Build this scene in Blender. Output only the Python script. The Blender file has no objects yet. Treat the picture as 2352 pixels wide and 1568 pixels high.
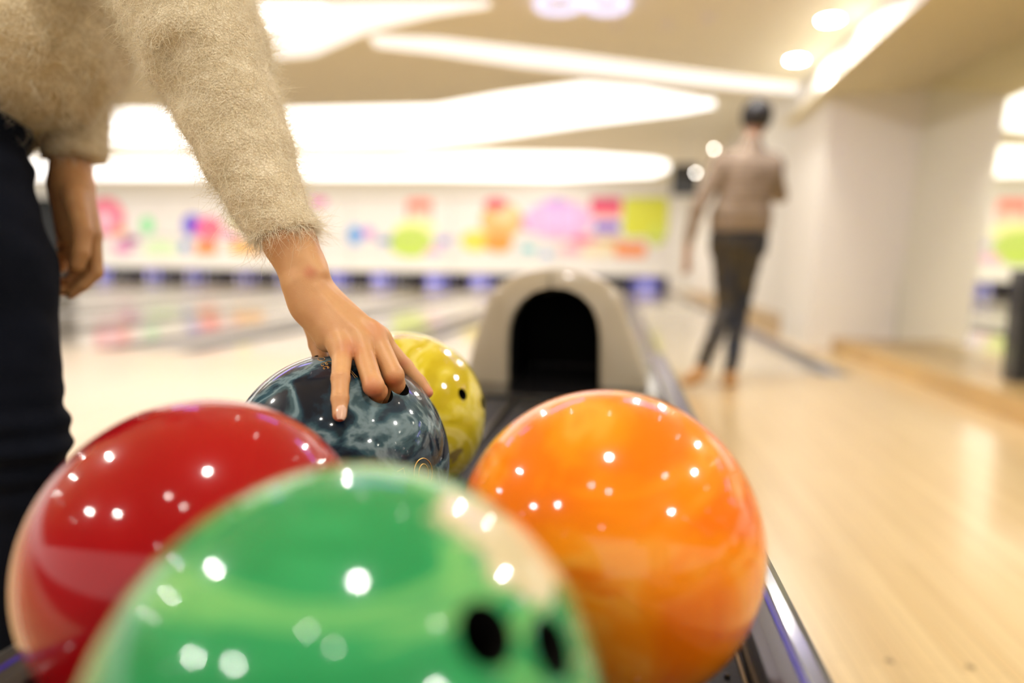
import bpy, bmesh, math, random
import numpy as np
from mathutils import Vector, Matrix
PI = math.pi
random.seed(5); rng = np.random.default_rng(5)
SC = bpy.context.scene
COL = SC.collection

# ------------------------------------------------------------------ camera
F = 1568.0; H = 0.73                       # focal length in pixels of the 2352 px frame (24 mm lens), eye height
PITCH = math.atan((784-611)/F); ROLL = math.radians(.85); PSI = math.atan(244/F*math.cos(PITCH))
M3 = Matrix.Rotation(PSI, 3, 'Z') @ Matrix.Rotation(PI/2-PITCH, 3, 'X') @ Matrix.Rotation(ROLL, 3, 'Z')
CAM = Vector((0, 0, H))
cd = bpy.data.cameras.new('camera'); cam = bpy.data.objects.new('camera', cd); COL.objects.link(cam)
cam.matrix_world = Matrix.Translation(CAM) @ M3.to_4x4()
cd.sensor_width = 36; cd.lens = 24; cd.clip_start = .01; cd.clip_end = 200
cd.dof.use_dof = True; cd.dof.focus_distance = .635; cd.dof.aperture_fstop = 1.4; cd.dof.aperture_blades = 0
SC.camera = cam

def ray(x, y): return M3 @ Vector(((x-1176)/F, -(y-784)/F, -1))
def at(x, y, d): return CAM + ray(x, y)*d
def onz(x, y, z): r = ray(x, y); return CAM + r*((z-H)/r.z)
def onX(x, y, X): r = ray(x, y); return CAM + r*(X/r.x)
def onY(x, y, Y): r = ray(x, y); return CAM + r*(Y/r.y)

# ------------------------------------------------------------------ world and view
w = bpy.data.worlds.new('lobby_fill'); SC.world = w; w.use_nodes = True  # uniform fill light standing in for the unbuilt lobby
w.node_tree.nodes['Background'].inputs[0].default_value = (1, .95, .87, 1)
w.node_tree.nodes['Background'].inputs[1].default_value = .85
SC.view_settings.view_transform = 'Standard'; SC.view_settings.look = 'None'
SC.view_settings.exposure = .72; SC.view_settings.gamma = 1; SC.view_settings.use_curve_mapping = False
SC.cycles.use_denoising = True; SC.cycles.max_bounces = 6; SC.cycles.diffuse_bounces = 3; SC.cycles.glossy_bounces = 4
SC.cycles.caustics_reflective = False; SC.cycles.caustics_refractive = False; SC.cycles.sample_clamp_indirect = 6

# ------------------------------------------------------------------ materials
def new_mat(name):
    m = bpy.data.materials.new(name); m.use_nodes = True
    nt = m.node_tree; return m, nt, nt.nodes['Principled BSDF']
def mat(name, col, rough=.5, metal=0, coat=0, spec=.5, emit=None, es=0, bump=0, bscale=200, sss=0, coat_rough=.03, var=0, vscale=6):
    m, nt, b = new_mat(name)
    b.inputs['Base Color'].default_value = (*col, 1); b.inputs['Roughness'].default_value = rough
    b.inputs['Metallic'].default_value = metal; b.inputs['Coat Weight'].default_value = coat
    b.inputs['Coat Roughness'].default_value = coat_rough; b.inputs['Specular IOR Level'].default_value = spec
    if sss:
        b.inputs['Subsurface Weight'].default_value = sss; b.inputs['Subsurface Radius'].default_value = (.008, .004, .002); b.inputs['Subsurface Scale'].default_value = 1
    if emit: b.inputs['Emission Color'].default_value = (*emit, 1); b.inputs['Emission Strength'].default_value = es
    tc = nt.nodes.new('ShaderNodeTexCoord')
    if var:
        n = nt.nodes.new('ShaderNodeTexNoise'); n.inputs['Scale'].default_value = vscale; n.inputs['Detail'].default_value = 3
        r = nt.nodes.new('ShaderNodeValToRGB')
        r.color_ramp.elements[0].position = .3; r.color_ramp.elements[1].position = .7
        r.color_ramp.elements[0].color = (*[c*(1-var) for c in col], 1); r.color_ramp.elements[1].color = (*[min(1, c*(1+var)) for c in col], 1)
        nt.links.new(tc.outputs['Object'], n.inputs['Vector']); nt.links.new(n.outputs['Fac'], r.inputs[0]); nt.links.new(r.outputs[0], b.inputs['Base Color'])
    if bump:
        n = nt.nodes.new('ShaderNodeTexNoise'); n.inputs['Scale'].default_value = bscale; n.inputs['Detail'].default_value = 3
        bp = nt.nodes.new('ShaderNodeBump'); bp.inputs['Strength'].default_value = bump; bp.inputs['Distance'].default_value = .002
        nt.links.new(tc.outputs['Object'], n.inputs['Vector']); nt.links.new(n.outputs['Fac'], bp.inputs['Height']); nt.links.new(bp.outputs[0], b.inputs['Normal'])
    return m
def swirl(name, stops, scale, dist, rough=.25, stretch=(1, 1, 1), rot=(0, 0, 0), detail=4, second=None, metal=0, sss=0):
    """marbled resin: distorted noise through a colour ramp, under a hard clear coat"""
    m, nt, b = new_mat(name); N, L = nt.nodes, nt.links
    tc = N.new('ShaderNodeTexCoord'); mp = N.new('ShaderNodeMapping'); mp.inputs['Scale'].default_value = stretch; mp.inputs['Rotation'].default_value = rot
    n1 = N.new('ShaderNodeTexNoise'); n1.inputs['Scale'].default_value = scale; n1.inputs['Distortion'].default_value = dist; n1.inputs['Detail'].default_value = detail
    r = N.new('ShaderNodeValToRGB'); r.color_ramp.interpolation = 'EASE'
    while len(r.color_ramp.elements) < len(stops): r.color_ramp.elements.new(.5)
    for e, (p, c) in zip(r.color_ramp.elements, stops): e.position = p; e.color = (*c, 1)
    L.new(tc.outputs['Object'], mp.inputs[0]); L.new(mp.outputs[0], n1.inputs['Vector']); L.new(n1.outputs['Fac'], r.inputs[0])
    out = r.outputs[0]
    if second:      # a patch of another colour: centre, radius, colour, noise scale
        for cen, rad, colr, ns, thr in second:
            geo = N.new('ShaderNodeVectorMath'); geo.operation = 'DISTANCE'; geo.inputs[1].default_value = cen
            L.new(tc.outputs['Object'], geo.inputs[0])
            n2 = N.new('ShaderNodeTexNoise'); n2.inputs['Scale'].default_value = ns; n2.inputs['Detail'].default_value = 5; n2.inputs['Distortion'].default_value = 1.2
            L.new(mp.outputs[0], n2.inputs['Vector'])
            ml = N.new('ShaderNodeMath'); ml.operation = 'MULTIPLY_ADD'; ml.inputs[1].default_value = rad*2.6; L.new(n2.outputs['Fac'], ml.inputs[0])
            L.new(geo.outputs['Value'], ml.inputs[2])
            mr = N.new('ShaderNodeMapRange'); mr.inputs['From Min'].default_value = rad*(thr+.72)*.95; mr.inputs['From Max'].default_value = rad*(thr+.72)*1.05
            mr.inputs['To Min'].default_value = 1; mr.inputs['To Max'].default_value = 0; L.new(ml.outputs[0], mr.inputs['Value'])
            mx = N.new('ShaderNodeMix'); mx.data_type = 'RGBA'; L.new(mr.outputs[0], mx.inputs['Factor']); L.new(out, mx.inputs['A']); mx.inputs['B'].default_value = (*colr, 1)
            out = mx.outputs['Result']
    L.new(out, b.inputs['Base Color'])
    b.inputs['Roughness'].default_value = rough; b.inputs['Coat Weight'].default_value = 1; b.inputs['Coat Roughness'].default_value = .075; b.inputs['Coat IOR'].default_value = 1.41
    b.inputs['Metallic'].default_value = metal; b.inputs['Specular IOR Level'].default_value = .04
    if sss: b.inputs['Subsurface Weight'].default_value = sss; b.inputs['Subsurface Radius'].default_value = (.02, .01, .006); b.inputs['Subsurface Scale'].default_value = 1
    return m
def planks(name, c1, c2, rough, wdt=.028, coat=.6, coat_rough=.12):
    m, nt, b = new_mat(name); N, L = nt.nodes, nt.links
    tc = N.new('ShaderNodeTexCoord'); mp = N.new('ShaderNodeMapping'); mp.inputs['Rotation'].default_value = (0, 0, PI/2)
    br = N.new('ShaderNodeTexBrick'); br.inputs['Brick Width'].default_value = 1.3; br.inputs['Row Height'].default_value = wdt; br.inputs['Scale'].default_value = 1
    br.inputs['Mortar Size'].default_value = .0008; br.inputs['Color1'].default_value = (*c1, 1); br.inputs['Color2'].default_value = (*c2, 1)
    br.inputs['Mortar'].default_value = (*[c*.62 for c in c2], 1); br.offset = .37
    L.new(tc.outputs['Object'], mp.inputs[0]); L.new(mp.outputs[0], br.inputs['Vector'])
    mp2 = N.new('ShaderNodeMapping'); mp2.inputs['Scale'].default_value = (60, 2.2, 1); L.new(tc.outputs['Object'], mp2.inputs[0])
    n = N.new('ShaderNodeTexNoise'); n.inputs['Scale'].default_value = 1; n.inputs['Detail'].default_value = 3; L.new(mp2.outputs[0], n.inputs['Vector'])
    mr = N.new('ShaderNodeMapRange'); mr.inputs['To Min'].default_value = .8; mr.inputs['To Max'].default_value = 1.14; L.new(n.outputs['Fac'], mr.inputs['Value'])
    mx = N.new('ShaderNodeVectorMath'); mx.operation = 'SCALE'; L.new(br.outputs['Color'], mx.inputs[0]); L.new(mr.outputs[0], mx.inputs['Scale'])
    L.new(mx.outputs[0], b.inputs['Base Color']); b.inputs['Roughness'].default_value = rough; b.inputs['Coat Weight'].default_value = coat; b.inputs['Coat Roughness'].default_value = coat_rough
    return m
def lum(name, col, s): return mat(name, tuple(min(1, c) for c in col), .6, emit=col, es=s)
def bumpmat(m, scale, strength, dist, kind='wave'):
    return m

MT = dict(
    floor=planks('approach_maple', (.77, .575, .29), (.68, .485, .23), .36, coat=.7, coat_rough=.16),
    lane=planks('lane_maple', (.80, .66, .44), (.70, .56, .36), .3, coat=1, coat_rough=.08),
    gutter=mat('gutter_grey', (.13, .12, .11), .35, coat=.3), capping=mat('capping_grey', (.42, .38, .33), .4),
    ceil=mat('ceiling_cream', (.95, .91, .78), .7), soffit=mat('soffit_tan', (.96, .89, .66), .6), carpet=mat('lobby_carpet', (.10, .085, .07), .95), lobby=mat('lobby_wall', (.30, .26, .21), .8),
    white=mat('wall_white', (.92, .89, .83), .55), fasc=mat('fascia_white', (.62, .59, .55), .5),
    ledge=planks('ledge_oak', (.62, .42, .16), (.55, .36, .13), .4, wdt=.12, coat=.3),
    lum=lum('luminous_white', (1, .975, .95), 1.25), lum2=lum('luminous_soft', (1, .97, .94), .54),
    lamp=lum('lamp_glow', (1, .95, .86), 190), lamp_big=lum('main_lamp_glow', (1, .96, .90), 420), fill_lamp=lum('fill_lamp_glow', (1, .96, .88), 650), ring=mat('lamp_ring', (.85, .83, .8), .4),
    cove=lum('cove_glow', (1, .95, .88), 5), bulb=lum('bulb_glow', (1, .93, .82), 20),
    neon=lum('blue_neon', (.28, .18, 1.0), 6), neon2=lum('pale_blue_neon', (.72, .72, 1.0), .65), uv=lum('blue_deck_glow', (.16, .2, 1.0), 34),
    blackp=mat('black_gloss', (.012, .011, .012), .22, coat=.6), blackm=mat('black_matte', (.01, .01, .01), .6, bump=.4, bscale=90),
    rail=mat('dark_rail', (.035, .032, .030), .3, coat=.35, coat_rough=.1), painted_reflection=mat('indigo_reflection_paint', (.04, .03, .35), .3, coat=.5), brass=mat('brass_line', (.42, .33, .16), .35, metal=.8),
    hood=mat('hood_beige', (.47, .395, .285), .33, coat=.5, coat_rough=.08), tunnel=mat('tunnel_black', (.003, .003, .003), .7, spec=.1),
    pin=mat('pin_white', (.9, .9, .9), .2, coat=.8), red=mat('pin_red', (.7, .02, .03), .3),
    mirror=mat('mirror_silver', (.93, .95, .87), .035, metal=1), mseam=mat('mirror_seam', (.55, .57, .45), .4),
    skin=None, hole=mat('ball_hole', (.008, .007, .006), .7, spec=.1), gold=mat('gold_print', (.75, .42, .12), .35, metal=.6),
    nail=mat('nail', (.80, .50, .36), .18, coat=.6, sss=.1), hair=mat('black_hair', (.008, .007, .006), .55, bump=.5, bscale=60),
    fuzz=mat('cream_fuzz', (.95, .86, .66), .8, spec=.15), boot=mat('tan_leather', (.42, .22, .07), .45), sole=mat('sole', (.75, .62, .42), .6),
)

# ------------------------------------------------------------------ object helpers
def link(o, parent=None):
    COL.objects.link(o)
    if parent: o.parent = parent
    return o
def tag(o, label=None, cat=None, group=None, kind=None):
    if label: o['label'] = label
    if cat: o['category'] = cat
    if group: o['group'] = group
    if kind: o['kind'] = kind
    return o
def empty(name, loc, label, cat, group=None):
    o = bpy.data.objects.new(name, None); o.location = loc; o.empty_display_size = .05; link(o); return tag(o, label, cat, group)
def mesh_obj(name, verts, faces, m, parent=None, smooth=False, mats=None, mi=None, origin=None):
    me = bpy.data.meshes.new(name)
    v = np.asarray(verts, dtype=float)
    off = Vector((0, 0, 0))
    if parent is not None: off = parent.matrix_basis.translation.copy() if parent.parent is None else parent.parent.matrix_basis.translation + parent.matrix_basis.translation
    if origin is not None and parent is None: off = Vector(origin)
    v = v - np.array(off)
    me.from_pydata(v.tolist(), [], [list(map(int, f)) for f in faces]) if not isinstance(faces, np.ndarray) else fast_mesh(me, v, faces)
    for mm in (mats or [m]): me.materials.append(mm)
    if mi is not None: me.polygons.foreach_set('material_index', mi)
    if smooth: me.polygons.foreach_set('use_smooth', [True]*len(me.polygons))
    me.update()
    o = bpy.data.objects.new(name, me)
    if origin is not None and parent is None: o.location = origin
    return link(o, parent)
def fast_mesh(me, v, f):
    n, k = f.shape
    me.vertices.add(len(v)); me.vertices.foreach_set('co', v.astype(np.float32).ravel())
    me.loops.add(n*k); me.loops.foreach_set('vertex_index', f.astype(np.int32).ravel())
    me.polygons.add(n); me.polygons.foreach_set('loop_start', np.arange(0, n*k, k, dtype=np.int32)); me.update(calc_edges=True)
class MB:
    """collects shapes, builds one mesh"""
    def __init__(s): s.v = []; s.f = []; s.mi = []; s.k = 0
    def add(s, v, f):
        o = len(s.v); s.v += [tuple(p) for p in v]; s.f += [[i+o for i in q] for q in f]; s.mi += [s.k]*len(f); return s
    def box(s, x0, x1, y0, y1, z0, z1, bev=0):
        if bev <= 0:
            v = [(x, y, z) for x in (x0, x1) for y in (y0, y1) for z in (z0, z1)]
            return s.add(v, [(0, 1, 3, 2), (4, 6, 7, 5), (0, 4, 5, 1), (2, 3, 7, 6), (0, 2, 6, 4), (1, 5, 7, 3)])
        bm = bmesh.new(); bmesh.ops.create_cube(bm, size=1)
        for q in bm.verts: q.co = Vector(((x0+x1)/2+q.co.x*(x1-x0), (y0+y1)/2+q.co.y*(y1-y0), (z0+z1)/2+q.co.z*(z1-z0)))
        bmesh.ops.bevel(bm, geom=bm.edges[:], offset=bev, segments=3, profile=.5, affect='EDGES')
        bm.verts.index_update(); s.add([q.co[:] for q in bm.verts], [[q.index for q in f.verts] for f in bm.faces]); bm.free(); return s
    def tube(s, pts, r, n=8, cap=True):
        pts = [Vector(p) for p in pts]; rr = r if isinstance(r, (list, tuple)) else [r]*len(pts)
        v = []; f = []
        for i, p in enumerate(pts):
            t = (pts[min(i+1, len(pts)-1)]-pts[max(i-1, 0)]).normalized(); a = t.orthogonal().normalized() if i == 0 else (a - t*a.dot(t)).normalized(); b = t.cross(a)
            v += [p + (a*math.cos(2*PI*k/n)+b*math.sin(2*PI*k/n))*rr[i] for k in range(n)]
        for i in range(len(pts)-1):
            for k in range(n): f.append((i*n+k, i*n+(k+1) % n, (i+1)*n+(k+1) % n, (i+1)*n+k))
        if cap: f.append(tuple(range(n))[::-1]); f.append(tuple(range((len(pts)-1)*n, len(pts)*n)))
        return s.add(v, f)
    def prism(s, poly, axis, a, b):
        """polygon extruded along an axis from a to b; poly holds the other two coordinates in order"""
        def P(p, t): return {'x': (t, p[0], p[1]), 'y': (p[0], t, p[1]), 'z': (p[0], p[1], t)}[axis]
        n = len(poly); v = [P(p, a) for p in poly]+[P(p, b) for p in poly]
        return s.add(v, [tuple(range(n))[::-1], tuple(range(n, 2*n))]+[(i, (i+1) % n, n+(i+1) % n, n+i) for i in range(n)])
    def lathe(s, prof, c, n=24):
        v = []; f = []
        for r, z in prof: v += [(c[0]+r*math.cos(2*PI*k/n), c[1]+r*math.sin(2*PI*k/n), c[2]+z) for k in range(n)]
        for i in range(len(prof)-1):
            for k in range(n): f.append((i*n+k, i*n+(k+1) % n, (i+1)*n+(k+1) % n, (i+1)*n+k))
        return s.add(v, f)
    def build(s, name, m, parent=None, smooth=False, origin=None, recalc=True):
        mats = m if isinstance(m, list) else [m]
        o = mesh_obj(name, s.v, s.f, None, parent, smooth, mats, s.mi if len(mats) > 1 else None, origin)
        if recalc:
            bm = bmesh.new(); bm.from_mesh(o.data); bmesh.ops.recalc_face_normals(bm, faces=bm.faces); bm.to_mesh(o.data); bm.free()
        if smooth: o.data.set_sharp_from_angle(angle=math.radians(38))
        return o

# ------------------------------------------------------------------ the room shell
FOUL = 5.0; PIT = 23.1; XW = 1.96; XM = 2.43; SZ = 2.215; FX = 1.60
fl = MB().box(-26, 1.64, -1.0, FOUL, -.12, 0).box(1.64, XM+.1, -1.0, PIT+1.6, -.12, 0).build('floor', MT['floor']); tag(fl, kind='structure')
cpt_ = MB().box(-26, XM+8, -24, -1.0, -.12, 0).build('floor_lobby', MT['carpet']); tag(cpt_, kind='structure')
sub = MB().box(-26, 1.64, FOUL, PIT+1.6, -.18, -.12).build('floor_lane_bed', MT['gutter']); tag(sub, kind='structure')
def plan(pts, z): return [onz(x, y, z)[:2] for x, y in pts]
edge1 = plan([(200, 250), (640, 250), (1000, 242), (1150, 215), (1340, 190), (1480, 203), (1620, 228), (1790, 222)], 2.6)
edge1 = [(-26, edge1[0][1]+.2)]+[p for p in edge1 if p[0] < 1.70]+[(1.76, edge1[-1][1])]
ce = MB().prism([(-26, -4)]+edge1+[(1.76, -4)], 'z', 2.6, 2.7).build('ceiling', MT['ceil']); tag(ce, kind='structure')
ce2 = MB().box(-26, 3.2, 6.2, PIT+1.6, 3.55, 3.65).build('ceiling_raised', MT['ceil']); tag(ce2, kind='structure')
# luminous wave shaped recess lights, each a shallow glowing panel in a slim frame
def glow_panel(name, top, bot, z, m, label, th=.012):
    poly = plan(top+bot[::-1], z)
    o = MB().prism(poly, 'z', z-th, z+.0).build(name, m); return tag(o, label, 'ceiling light', 'wave shaped ceiling lights')
glow_panel('ceiling_light_wave', [(850, 82), (1000, 87), (1300, 122), (1560, 157), (1750, 182), (1850, 196)], [(862, 104), (1000, 120), (1200, 150), (1560, 190), (1750, 207), (1850, 213)], 2.598, MT['lum2'], 'long thin curved strip of light sweeping from the middle of the ceiling to the right')
glow_panel('ceiling_light_wave', [(-300, 3), (590, 8), (900, 2), (1125, 4)], [(-300, 140), (600, 135), (720, 125), (850, 68), (1000, 32), (1125, 12)], 2.598, MT['lum2'], 'broad pale glowing recess above the reaching arm, tapering to the right')
glow_panel('ceiling_light_wave', [(-300, 12), (590, 13), (745, 18)], [(-300, 70), (595, 66), (660, 50), (745, 24)], 2.584, MT['lum'], 'bright white inner strip inside the broad pale recess by the sleeve')
glow_panel('ceiling_light_wave', [(-500, 262), (500, 240), (1000, 225), (1180, 196), (1340, 178), (1480, 190), (1640, 226)], [(-500, 335), (200, 335), (640, 338), (960, 335), (1120, 318), (1340, 285), (1560, 258), (1640, 243)], 3.548, MT['lum'], 'widest bright white wave of light across the raised ceiling over the lanes')
glow_panel('ceiling_light_wave', [(-500, 362), (200, 362), (900, 362), (1100, 350), (1350, 353), (1500, 364), (1535, 372)], [(-500, 408), (200, 410), (1000, 410), (1270, 413), (1500, 404), (1535, 390)], 3.548, MT['lum'], 'farthest white band of light, just above the colourful lane masking')
# right side: lower soffit with a lit fascia, side wall, stepped ledge, slanted column
sf = MB().box(FX, 3.2, -4, 7.6, SZ, SZ+.012).build('ceiling_soffit', MT['soffit']); tag(sf, kind='structure')
fa = MB().box(1.76, 1.80, -4, 7.6, SZ+.06, 2.6).build('trim_fascia', MT['fasc']); tag(fa, kind='structure')
wr = MB().box(2.3, 2.4, 7.6, PIT+1.6, 0, 3.55).build('wall_right', MT['white']); tag(wr, kind='structure')
wr2 = MB().box(XM+.03, XM+.13, -4, 7.6, 0, SZ).build('wall_side', MT['white']); tag(wr2, kind='structure')
wb = MB().box(-26, 2.4, PIT+1.55, PIT+1.65, -.1, 3.6).build('wall_back', MT['blackm']); tag(wb, kind='structure')
led = MB().box(XW, XM+.03, .2, 6.9, 0, .12, .006).box(XW, 2.3, 7.7, 19.5, 0, .12, .006).build('trim_ledge', MT['ledge']); tag(led, kind='structure')
v = [(1.74, 6.72, 0), (XM+.03, 6.54, 0), (XM+.03, 7.7, 0), (1.74, 7.7, 0), (1.74, 6.36, SZ), (XM+.03, 6.18, SZ), (XM+.03, 7.7, SZ), (1.74, 7.7, SZ)]
clm = MB().add(v, [(0, 3, 2, 1), (4, 5, 6, 7), (0, 1, 5, 4), (1, 2, 6, 5), (2, 3, 7, 6), (3, 0, 4, 7)]).build('wall_column', MT['white']); tag(clm, kind='structure')
# bulkhead above the masking
bk = MB().box(-26, 2.3, PIT-.05, PIT+.1, 3.06, 3.55).build('wall_bulkhead', MT['white']); tag(bk, kind='structure')
# mirror panels on the side wall
for i, (y0, y1, lab) in enumerate(((-2.0, 1.6, 'tall wall mirror panel nearest the camera, beside the bright fascia'), (1.61, 4.35, 'tall wall mirror panel behind the black cabinet on the ledge'), (4.36, 6.44, 'wall mirror panel next to the white slanted column, reflecting it'))):
    r = empty('mirror_panel', (XM, (y0+y1)/2, .12), lab, 'mirror', 'mirror panels on the right wall')
    MB().box(XM, XM+.006, y0, y1, .12, SZ).build('glass', MT['mirror'], r)
    MB().box(XM-.004, XM+.004, y1, y1+.01, .12, SZ).build('edge_strip', MT['mseam'], r)
# downlights
def downlight(x, y, z, r, label, m='lamp', grp='round recessed downlights'):
    e = empty('downlight', (x, y, z), label, 'ceiling light', grp)
    MB().lathe([(r, -.004), (r*1.22, -.008), (r*1.25, 0)], (x, y, z), 28).build('trim_ring', MT['ring'], e, True)
    MB().lathe([(0.0001, -.004), (r*.6, -.004), (r, -.004)], (x, y, z), 28).build('lens', MT[m], e, recalc=False)
LAMPWHERE = ['placeholder', 'behind the camera, left of the rack line', 'behind the camera, right over the rack line', 'behind the camera at the far left', 'over the rack in front of the arched hood', 'over the right lane approach, ahead of the rack', 'left of the hood, over the left approach', 'near the soffit edge, ahead on the right', 'over the left approach beyond the reaching person', 'farthest behind the camera', 'near the soffit edge, level with the camera', 'over the left approach, third from the rack', 'far left, nearly level with the camera', 'far left, ahead of the camera']
words_ = ['first', 'second', 'third', 'fourth', 'fifth', 'sixth']
lampspots = [((-.0, .13), .055, 'lamp_big', 'big bright downlight directly above the ball return, mirrored on the orange ball')]
for (x, y) in ((-1.85, -1.44), (-.45, -.75), (.03, -.97), (-4.95, -1.4), (-.03, 1.9), (1.07, 2.6), (-.86, 2.5), (1.58, 2.0), (-2.4, 2.4), (-.22, -2.96), (1.46, .05), (-5.0, 2.3), (-7.4, .4), (-7.6, 3.0)):
    lampspots.append(((x, y), .034, 'lamp', 'small round downlight '+LAMPWHERE[len(lampspots)-1]))
lampspots[1] = ((-1.85, -1.44), .055, 'lamp_big', 'second big downlight, behind the camera to the left')
lampspots = [(p_, (.013 if p_[1] > 1.5 else (.028 if m_ == 'lamp' else r_)), m_, l_) for p_, r_, m_, l_ in lampspots]
for (x, y), r, m, lab in lampspots:
    downlight(x, y, 2.6, r, lab, m, 'round recessed downlights' if m == 'lamp_big' else 'small downlights over the approach')
for n_, (x, y) in enumerate(((-3.0, .9), (-3.3, -1.2), (-6.2, 1.6), (-9.5, 2.0), (-9.5, 5.2), (-13.5, 3.5))):  # extra lamps added to brighten the left approach
    downlight(x, y, 2.6, .06, 'added round fill light over the left part of the approach, %s of six' % words_[n_], 'fill_lamp', 'added fill lights over the left approach')
for n_, (x, y) in enumerate(((.62, 4.45), (-1.95, 4.5))):  # added out-of-view lamps that lift the column, bowler and floor
    downlight(x, y, 2.6, .055, ('strong downlight just outside the top of the view, above the bowler\'s lane', 'added fill light just outside the top of the view, above the left lane')[n_], 'fill_lamp', 'added fill lights at the foul line')
for n_, (x, y) in enumerate(((2.0, -.9), (2.0, .9), (2.0, 2.4))):  # unseen lamps added to light the ledge, side wall and right floor
    downlight(x, y, SZ, .052, 'added round fill light in the low soffit beside the mirrors, %s of three' % words_[n_], 'fill_lamp', 'added fill lights in the low soffit')
for (px, py, lab) in ((1907, 45, 'upper and larger of the two glowing round downlights near the bright fascia'), (1830, 137, 'lower of the two glowing round downlights, nearer the bowler')):
    p = onz(px, py, 2.6); downlight(p.x, p.y, 2.6, .075, lab, 'lamp')
for px, py in ((2000, 82), (1905, 188)):
    p = onX(px, py, 1.76)
    e = empty('cove_lamp', p, 'glowing cove lamp on the bright fascia, '+('upper right of the two' if px == 2000 else 'the one above the bowler'), 'wall light', 'cove lamps on the fascia')
    MB().box(p.x-.012, p.x, p.y-.16, p.y+.16, p.z-.035, p.z+.035, .005).build('housing', MT['ring'], e); MB().box(p.x-.016, p.x-.012, p.y-.15, p.y+.15, p.z-.03, p.z+.03).build('lens', MT['cove'], e)
o = MB().tube([(1.69, y, 2.25) for y in np.linspace(-3.5, 7.4, 20)], .012, 8).build('cove_light', lum('cove_strip_glow', (1, .94, .86), 3), None, True); tag(o, 'long thin light strip hidden in the trough between ceiling and soffit', 'ceiling light')
# blue neon tubes
for x0, x1, y0, y1, lab in ((-4.6, -3.5, 4.3, 4.5, 'leftmost blue neon tube'), (-2.9, -2.35, 3.7, 3.4, 'short blue neon tube left of the ball return'), (-1.55, -.68, 3.6, 4.3, 'blue neon tube just left of the pale neon rings'), (.28, 1.45, 3.95, 4.35, 'blue neon tube above the right lane')):
    o = MB().tube([(x0+(x1-x0)*t, y0+(y1-y0)*t, 2.55-.0*t) for t in np.linspace(0, 1, 9)], .035, 10).build('neon_tube', MT['neon'], None, True); tag(o, lab+' under the ceiling', 'neon light', 'blue neon tubes under the ceiling')
for px, r, lab in ((1288, .155, 'left pale blue neon ring at the top edge of the view'), (1395, .14, 'right pale blue neon ring at the top edge of the view')):
    c = onz(px, 30, 2.56); c.y -= r*1.0
    o = MB().tube([(c.x+r*math.cos(a), c.y+r*math.sin(a), 2.56) for a in np.linspace(0, 2*PI, 33)], .022, 10, False).build('neon_ring', MT['neon2'], None, True); tag(o, lab, 'neon light', 'pale neon rings')
# ceiling sprinkler-like grey discs seen between the lamps
for px, py in ((1413, 57), (1527, 57), (1622, 42)):
    p = onz(px, py, 2.6); e = MB().lathe([(.001, -.03), (.045, -.03), (.05, 0)], (p.x, p.y, 2.6), 20).build('smoke_detector', MT['ceil'], None, True)
    tag(e, 'small beige round ceiling fitting, '+{1413: 'leftmost of three below the neon rings', 1527: 'middle of three', 1622: 'rightmost of three, nearest the downlights'}[px], 'smoke detector', 'round ceiling fittings')

# ------------------------------------------------------------------ lanes
CX = -.135
def lane(xc, gl, gr, idx, label):
    e = empty('bowling_lane', (xc, FOUL, 0), label, 'bowling lane', 'bowling lanes')
    MB().box(xc-.525, xc+.525, FOUL, PIT+1.0, -.1, 0).build('lane_surface', MT['lane'], e)
    for s in (-1, 1):
        a, b = (xc-.525-.235, xc-.525) if s < 0 else (xc+.525, xc+.76)
        prof = [(a+(b-a)*t, -.015-.075*math.sin(PI*t)**.6) for t in np.linspace(0, 1, 9)]
        g = MB().prism([(a, 0), ]+prof+[(b, 0), (b, -.11), (a, -.11)], 'y', FOUL, PIT+1.0).build('gutter', MT['gutter'], e)
pairs = []
names = ['right of the ball return', 'left of the ball return', 'second pair, near lane', 'second pair, far lane', 'third pair, near lane', 'third pair, far lane', 'fourth pair, near lane', 'fourth pair, far lane', 'fifth pair, near lane', 'fifth pair, far lane', 'sixth pair, near lane', 'sixth pair, far lane']
words = ['first', 'second', 'third', 'fourth', 'fifth', 'sixth', 'seventh', 'eighth', 'ninth', 'tenth', 'eleventh', 'twelfth']
LX = []
for k in range(6):
    c = CX-3.66*k
    for s in (1, -1):
        LX.append(c+s*1.015)
for i, x in enumerate(LX): lane(x, 0, 0, i, 'pale maple bowling lane between grey gutters, %s lane from the right wall' % words[i])
for k in range(6):
    c = CX-3.66*k
    o = MB().box(c-.255, c+.255, FOUL, PIT+1.0, -.1, .004, .003).build('lane_capping', MT['capping']); tag(o, 'flat grey capping strip between two lanes, %s from the right wall' % words[k], 'lane divider', 'capping strips between the lanes')
for k in range(6):
    c = CX-3.66*k-1.775-.055
    o = MB().box(c-.055, c+.055, FOUL, PIT+1.0, -.1, .004).build('lane_divider', MT['lane']); tag(o, 'narrow wooden divider between two gutters, %s from the right wall' % words[k], 'lane divider', 'narrow dividers between the gutters')
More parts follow.
